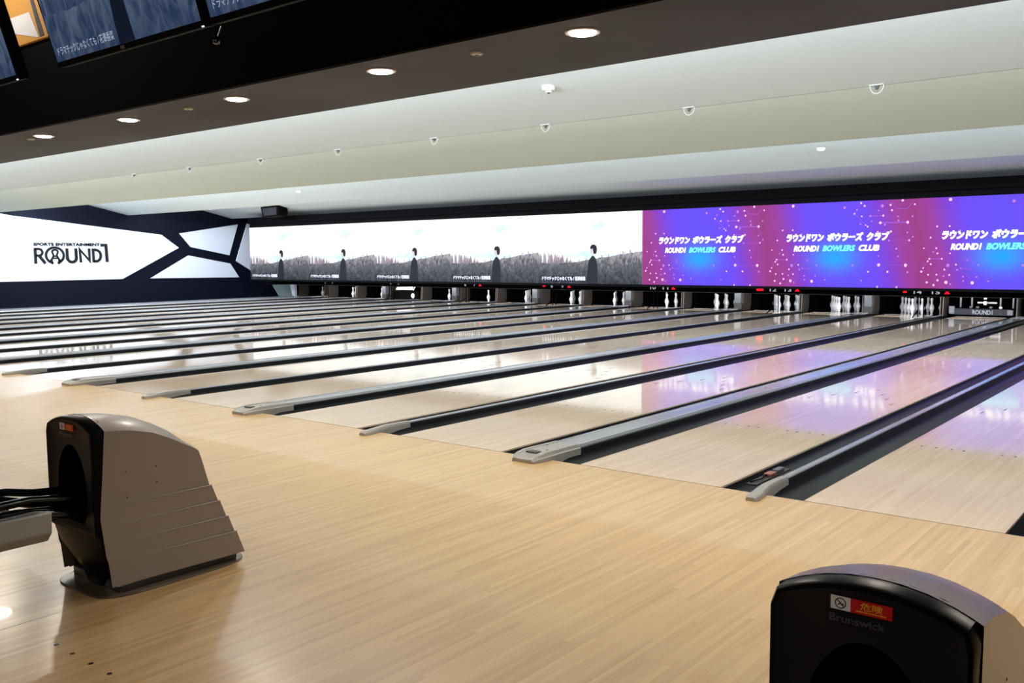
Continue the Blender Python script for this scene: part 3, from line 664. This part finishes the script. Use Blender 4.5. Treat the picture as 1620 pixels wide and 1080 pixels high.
for x, lb in ((-1.68, 'small round fitting in the soffit between the leftmost downlights'), (1.52, 'small round fitting in the soffit left of the largest downlight'), (-4.6, 'small round fitting in the soffit at the left edge of the photo')):
    o = empty('ceiling_sensor', (x, -.745, 2.70), lb, 'sensor')
    MB().lathe([(.018, -.014), (.036, -.009), (.040, 0)], 20).build('cover', M['socket'], o, smooth=True)
    MB().lathe([(.010, -.018), (.014, -.013)], 12).build('lens', M['plinth'], o)
for j, (x, y, z) in enumerate(((-.573, 10.726, 3.281), (-14.813, 10.756, 3.276))):
    o = empty('small_ceiling_lamp', (x, y, z), ['small bright round lamp on the white ceiling above the purple screens', 'tiny bright round lamp on the ceiling above the second white screen'][j], 'lamp')
    MB().lathe([(.04, -.05), (.065, -.035), (.07, .0)], 18).build('glowing_cover', M['smalllamp'], o, smooth=True)
    MB().lathe([(.075, -.006), (.08, .004)], 18).build('base_ring', M['socket'], o)
o = empty('smoke_detector', (-.253, 2.404, 3.138), 'white round detector on the near ceiling slope below the dark soffit', 'detector')
MB().lathe([(.022, -.060), (.030, -.058), (.032, -.042), (.060, -.036), (.068, -.015), (.068, .01)], 22).build('housing', M['pin'], o, smooth=True)
MB().lathe([(.012, -.07), (.016, -.058)], 12).build('lens', M['plinth'], o)
sock = [(3.25, 'rightmost'), (1.72, 'second from the right')]
xs_ = [2.668, .819, -.99, -2.727, -4.544, -6.30, -8.185, -9.9]
ordc = ['rightmost', 'second from the right', 'third from the right', 'fourth from the right', 'fifth from the right', 'sixth from the right', 'third from the left', 'second from the left']
for x, oc in zip(xs_, ordc):
    o = empty('ceiling_hook_light', (x, 3.37, 2.955), 'small pale half-round fitting on the edge of the near ceiling slope, %s' % oc, 'fitting', 'half-round fittings along the ceiling edge')
    MB().tube([(.06 * math.cos(t), -.03 , -.025 + .075 * math.sin(t)) for t in [math.pi + math.pi * i / 12 for i in range(13)]], .006, 8).build('half_ring', M['socket'], o, smooth=True)
    MB().box(-.065, .065, -.05, .0, -.03, -.018).build('mount', M['socket'], o, bevel=.003)
    MB().lathe([(.010, -.065), (.014, -.055), (.026, -.03)], 12, (0, -.03, 0)).build('nozzle', M['steel'], o, smooth=True)
# loudspeaker hung under the last slope
o = empty('loudspeaker', (-21.5, 15.0, 2.92), 'black loudspeaker box hanging at the ceiling above the leftmost screens', 'speaker')
MB().prism([(-.44, -.2, 0), (.42, -.2, .03), (.48, -.2, .14), (.44, -.2, .40), (-.56, -.2, .36)], (0, .4, 0)).build('cabinet', M['black'], o, bevel=.015)
MB().prism([(-.36, -.212, .05), (.36, -.212, .07), (.36, -.212, .33), (-.46, -.212, .31)], (0, .012, 0)).build('grille', M['blackface'], o)
MB().lathe([(.02, 0), (.02, .006)], 10, (0, -.215, .18)).build('badge', M['steel'], o)
MB().tube([(0, 0, .36), (0, 0, .50)], .02, 8).build('hanging_bracket', M['black'], o)

# ------------------------------------------------------------------ monitors over the approach
M['msky'] = emis_nodes('monitor_haze', b_field((56, 70, 92), (92, 102, 120), (118, 126, 142), .95, (1.5, 1, 2.2)))
M['mfield'] = emis_nodes('monitor_field', b_field((36, 54, 82), (84, 100, 122), (175, 185, 200), .95, (9, 1, 4)))
M['mplume'] = emis_nodes('monitor_grass', b_field((40, 60, 96), (80, 92, 124), (120, 130, 156), .6, (14, 1, 2)))
M['mcoat'] = emis('monitor_coat', (14, 26, 50), .6); M['mcap'] = emis('monitor_caption', (190, 210, 235), .75)
MW, MH = 1.38, .80
for j in range(-1, 2):
    for h in (0, 1):
        X0 = .152 + j * PP + h * 1.46
        lb = {(-1, 1): 'dark blue ceiling monitor at the left edge, cut by the photo', (0, 0): 'dark blue ceiling monitor with a full caption, left of the pair', (0, 1): 'dark blue ceiling monitor right of the pair, its caption cut by the top edge'}.get((j, h), 'ceiling monitor outside the picture, %s' % ('farther left' if j < 0 else ('next on the right' if h == 0 else 'last on the right')))
        if j == -1 and h == 0: lb = 'ceiling monitor outside the picture, farther left'
        o = empty('ceiling_monitor', (X0, -2.70, 2.49), lb, 'monitor', 'ceiling monitors over the approach')
        o.rotation_euler = (math.radians(16), 0, 0)
        MB().box(0, MW + .04, 0.006, .07, 0, MH + .05).build('frame', M['black'], o, bevel=.004)
        pic = bpy.data.objects.new('picture', None); C.objects.link(pic); pic.parent = o; pic.location = (.02, 0.0, .03)
        scene_picture(pic, MW, MH, 0.004, random.Random(5), (M['msky'], M['mfield'], M['mplume'], M['mcoat'], M['mcoat'], M['mcoat']))
        mb = MB(); add_text(mb, CAP1, (.035 * MW, -.004, .035 * MH), (1, 0, 0), (0, 0, 1), .43 * MW, .055 * MH, bold=.0); mb.build('caption', M['mcap'], pic, fix=False)
        MB().box(MW / 2 - .005, MW / 2 + .03, .0, .006, .006, .022).build('badge', M['steel'], o)
        MB().lathe([(.006, 0), (.006, .006)], 8, (MW + .03, .0, .0)).build('status_light', M['smalllamp'], o)
        MB().prism([(MW * .4, .07, .3), (MW * .6, .07, .3), (MW * .6, .07, .55), (MW * .4, .07, .55)], (0, .06, 0)).tube([(MW / 2, .10, .45), (MW / 2, .58, 1.9)], .03, 8).build('mounting_arm', M['black'], o)
o = empty('security_camera', (1.60, -2.66, 2.40), 'small dark camera with a glinting arm under the joint of the monitors', 'camera')
MB().lathe([(.006, 0), (.015, .005), (.017, .02), (.010, .035)], 14, (0, 0, .015)).build('dome', M['blackgloss'], o, smooth=True)
MB().tube([(0, 0, .05), (.0, .02, .10)], .008, 8).build('arm', M['chrome'], o)
# patterned board on the fascia behind the gap of the monitors
o = area('board_fill', (-4.08, -2.0, 4.3), .3, .3, 17, (0, 1, -.5), (1, .95, .88))  # unseen lamp added to brighten the patterned board
o = empty('decorative_board', (-4.078, -1.055, 3.505), 'orange and white patterned board high behind the gap between monitors', 'board')
o.scale = (.948, .85, .948)
MB().box(-.75, .75, .0, .04, 0, .80).build('orange_board', M['orange'], o)
MB().prism([(-.316, -.006, .297), (.306, -.006, .288), (.49, -.006, .014), (-.21, -.006, .165)], (0, .006, 0)).build('white_shape', M['deco_white'], o)
MB().prism([(.34, -.006, .40), (.40, -.006, .40), (.60, -.006, .02), (.51, -.006, .02)], (0, .006, 0)).build('grey_shape', M['steel'], o)

# ------------------------------------------------------------------ ball return hoods
HX = [(LX[15] + W + WG / 2, 'taupe ball return hood with black front, standing on the approach at left'), (LX[17] + W + WG / 2, 'ball return hood at the lower right, seen from its black face')]
yf = lambda z: -3.285 - .037 * (1 - abs(z - .35) / .35) if z <= .7 else -3.285      # front edge of the shell
def ybk(z):
    P = [(0.0, -2.665), (.049, -2.673), (.382, -2.796), (.569, -2.848), (.615, -2.93), (.68, -3.067), (.705, -3.17), (.718, -3.285)]
    for (a, b), (c, d) in zip(P, P[1:]):
        if z <= c: return b + (d - b) * (z - a) / (c - a)
    return P[-1][1]
def crown(u): return 0.052 * (1 - abs(u) ** 2.2)
for hx, lb in HX:
    h = empty('ball_return_hood', (hx, 0, 0), lb, 'ball return', 'ball return hoods')
    # shell: columns of the side profile, crowned across
    top = [(-3.285, .718), (-3.23, .712), (-3.17, .705), (-3.067, .68), (-2.99, .645), (-2.93, .612), (-2.88, .585), (-2.848, .565), (-2.836, .53), (-2.796, .382), (-2.673, .049)]
    us = [-1, -.97, -.9, -.75, -.5, -.25, 0, .25, .5, .75, .9, .97, 1]
    def hw(z): return .205 + .012 * (1 - min(z, .72) / .72)
    loops = []
    for (yy, zz) in top:
        k = 1.0 if zz > .55 else max(0, (zz - .05) / .5)
        loops.append([(u * hw(zz), yy + (0 if zz > .55 else .02 * (1 - u * u)), zz + crown(u) * k * (1.0 if zz > .6 else .6)) for u in us])
    mb = MB(); mb.loft(loops, closed=False, caps=False)
    sidef = [(-3.285, .718), (-3.303, .53), (-3.322, .35), (-3.305, .18), (-3.262, .04)]
    for s in (-1, 1):
        poly = [(s * hw(z), y, z) for y, z in top] + [(s * hw(z), y, z) for y, z in sidef[::-1][:-1]]
        mb.add(poly, [tuple(range(len(poly)))])
    # stepped ridges on both sides and the back
    for zk, ex in ((.395, .007), (.315, .014), (.235, .021), (.155, .028)):
        for s in (-1, 1):
            a = Vector((s * hw(zk), yf(zk) + .004, zk)); b = Vector((s * (hw(zk) + ex), ybk(zk) + ex, zk + .0)); c = Vector((s * (hw(.045) + ex), ybk(.045) + ex, .045)); d = Vector((s * hw(.045), yf(.045) + .004, .045))
            e = Vector((s * hw(zk) * .98, ybk(zk) - .02, zk)); f_ = Vector((s * hw(.045) * .98, ybk(.045) - .02, .045))
            mb.add([a, b, c, d, e, f_], [(0, 1, 2, 3), (0, 4, 1), (3, 2, 5), (1, 4, 5, 2)])
        for s in (-1, 1):
            mb.tube([(s * (hw(zk) + .0005), yf(zk) + .03, zk - .002), (s * (hw(zk) + ex), ybk(zk) + ex, zk - .002)], [.001, .0035], 6)
        wd = hw(zk) + ex
        mb.add([(-wd, ybk(zk) + ex, zk), (wd, ybk(zk) + ex, zk), (wd, ybk(.045) + ex, .045), (-wd, ybk(.045) + ex, .045), (-wd, ybk(zk) - .02, zk), (wd, ybk(zk) - .02, zk)], [(0, 1, 2, 3), (0, 4, 5, 1)])
    mb.build('shell', M['shell'], h, smooth=True, fix=True)
    for yy, zz in ((-3.20, .53), (-3.06, .53), (-3.20, .42), (-3.06, .46)):
        MB().tube([(hw(zz) - .001, yy, zz), (hw(zz) + .0015, yy, zz)], .0035, 8).build('screw', M['plinth'], h)
    # plinth and floor flange
    MB().box(-.207, .207, -3.25, -2.665, .009, .048).build('plinth', M['plinth'], h, bevel=.004)
    n = 40; fl = []
    for i in range(n):
        t = 2 * math.pi * i / n; c_, s_ = math.cos(t), math.sin(t)
        fl.append((.255 * math.copysign(abs(c_) ** .45, c_), -2.97 + .375 * math.copysign(abs(s_) ** .45, s_), 0.0))
    MB().prism(fl, (0, 0, .009)).build('floor_flange', M['flange'], h, bevel=.003)
    # black front: outer rounded outline, elliptical mouth
    hcx, hcz, ex, ez = 0.0, .44, .128, .205
    def outline(sc, zb=.27):
        pts = []
        N = 64
        for i in range(N):
            t = 2 * math.pi * i / N; c_, s_ = math.cos(t), math.sin(t)
            # ray against the crowned box
            best = 0; lo, hi = 0, .8
            for _ in range(30):
                mid = (lo + hi) / 2; x_ = c_ * mid; z_ = hcz + s_ * mid
                lim = .203 * sc
                inside = abs(x_) < lim and z_ > zb + (1 - sc) * .3 and z_ < .716 + crown(x_ / .205 if abs(x_) < .205 else 1) - (1 - sc) * .25
                if inside: lo = mid
                else: hi = mid
            pts.append((c_ * lo, hcz + s_ * lo))
        return pts
    def ell(a, b): return [(hcx + a * math.cos(2 * math.pi * i / 64), hcz + b * math.sin(2 * math.pi * i / 64)) for i in range(64)]
    o1 = outline(1.0); o2 = outline(.94); o3 = outline(.86)
    FY = -3.342
    mb = MB()
    mb.loft([[(x, -3.27, z) for x, z in o1], [(x, FY + .008, z) for x, z in o1], [(x * .985, FY, z if z < .5 else z - .004) for x, z in o1], [(x, FY, z) for x, z in o2]], caps=False)
    mb.build('bezel', M['bezel'], h, smooth=True)
    mb = MB()
    mb.loft([[(x, FY, z) for x, z in o2], [(x, FY + .008, z) for x, z in o3], [(x, FY + .009, z) for x, z in ell(ex, ez)]], caps=False)
    mb.build('face_plate', M['blackface'], h, smooth=True)
    mb = MB(); e0 = ell(ex, ez); lp = [[(x, FY + .009, z) for x, z in e0], [(x * .95, FY + .13, z) for x, z in e0]]
    mb.loft(lp, caps=False); mb.add(lp[1], [tuple(range(64))]); mb.build('ball_mouth', M['recess'], h)
    # belly under the mouth
    loops = []
    for z, yy, wv in ((.285, -3.342, .203), (.24, -3.340, .203), (.18, -3.330, .200), (.12, -3.305, .193), (.07, -3.275, .182), (.03, -3.265, .172), (.009, -3.262, .170)):
        loops.append([(wv * u, yy + ((.012 + .05 * (.285 - z) / .285) * u * u), z) for u in (-1, -.8, -.5, 0, .5, .8, 1)] + [(wv, -3.15, z), (-wv, -3.15, z)])
    MB().loft(loops).build('belly', M['bezel'], h, smooth=True)
    # danger sticker and maker's relief lettering
    st = bpy.data.objects.new('sticker', None)
    sx0, sx1, sz0, sz1 = -.072, .051, .707, .7355
    y_ = FY + .0030
    sw_ = sx0 + (sx1 - sx0) * .33
    stk = MB().box(sx0, sw_, y_ - .001, y_ + .0, sz0, sz1).build('danger_sticker', M['stick'], h)
    MB().box(sw_, sx1, y_ - .001, y_, sz0, sz1).build('red_field', M['red'], stk)
    mb = MB(); add_text(mb, '危険', (sw_ + .020, y_ - .0016, sz0 + .0095), (1, 0, 0), (0, 0, 1), .044, .0155, bold=.0)
    for i in range(13): mb.box(sw_ + .012 + i * .0046, sw_ + .0150 + i * .0046, y_ - .0017, y_ - .001, sz0 + .0045, sz0 + .0068)
    mb.build('warning_lettering', M['yellow'], stk)
    mb = MB(); cx_, cz_ = (sx0 + sw_) / 2, (sz0 + sz1) / 2
    mb.tube([(cx_ + .0105 * math.cos(2 * math.pi * i / 20), y_ - .0013, cz_ + .0105 * math.sin(2 * math.pi * i / 20)) for i in range(21)], .0010, 6)
    mb.tube([(cx_ - .0075, y_ - .0013, cz_ + .0075), (cx_ + .0075, y_ - .0013, cz_ - .0075)], .0010, 6)
    mb.tube([(cx_ - .004, y_ - .0013, cz_ - .004), (cx_, y_ - .0013, cz_ + .002), (cx_ + .003, y_ - .0013, cz_ - .003), (cx_ + .006, y_ - .0013, cz_)], .0012, 6)
    mb.build('prohibition_symbol', M['ink'], stk)
    mb = MB(); add_text(mb, 'Brunswick', (-.074, y_ - .0008, .681), (1, 0, 0), (0, 0, 1), .112, .0165, bold=.02); mb.build('relief_lettering', M['emboss'], h)
    # ball rack in front of the mouth
    rk = empty('ball_rack', (hx, -3.36, 0), 'black tubular ball rack running out of the %s ball return hood' % ('left' if hx < 3 else 'right'), 'ball rack', 'ball racks at the ball return hoods')
    prof_r = lambda s: [(s * .085, .06, .43), (s * .09, -.10, .445), (s * .11, -.20, .465), (s * .14, -.42, .47), (s * .15, -1.3, .47)]
    for s in (-1, 1):
        MB().tube(prof_r(s), .017, 10).build('rail', M['blackgloss'], rk, smooth=True)
        MB().tube([(s * .035, .06, .36), (s * .035, -.2, .39), (s * .05, -1.3, .40)], .013, 10).build('rail', M['blackgloss'], rk, smooth=True)
        MB().tube([(s * .10, .03, .36), (s * .12, -.06, .38), (s * .18, -.22, .425), (s * .195, -1.3, .43)], .020, 10).build('rail', M['blackgloss'], rk, smooth=True)
        MB().prism([(s * .228, -.165, .432), (s * .222, -.165, .345), (s * .18, -.165, .300), (s * .150, -.165, .33), (s * .20, -.165, .432)], (0, -1.14, 0)).build('side_tray', M['rail'], rk, bevel=.006)
    MB().prism([(-.10, 0, .36), (.10, 0, .36), (.15, -1.28, .36), (-.15, -1.28, .36)], (0, 0, .01)).build('trough', M['black'], rk)
    for s in (-1, 1): MB().tube([(s * .10, -1.15, .0), (s * .12, -1.15, .36)], .03, 12).build('leg', M['black'], rk)
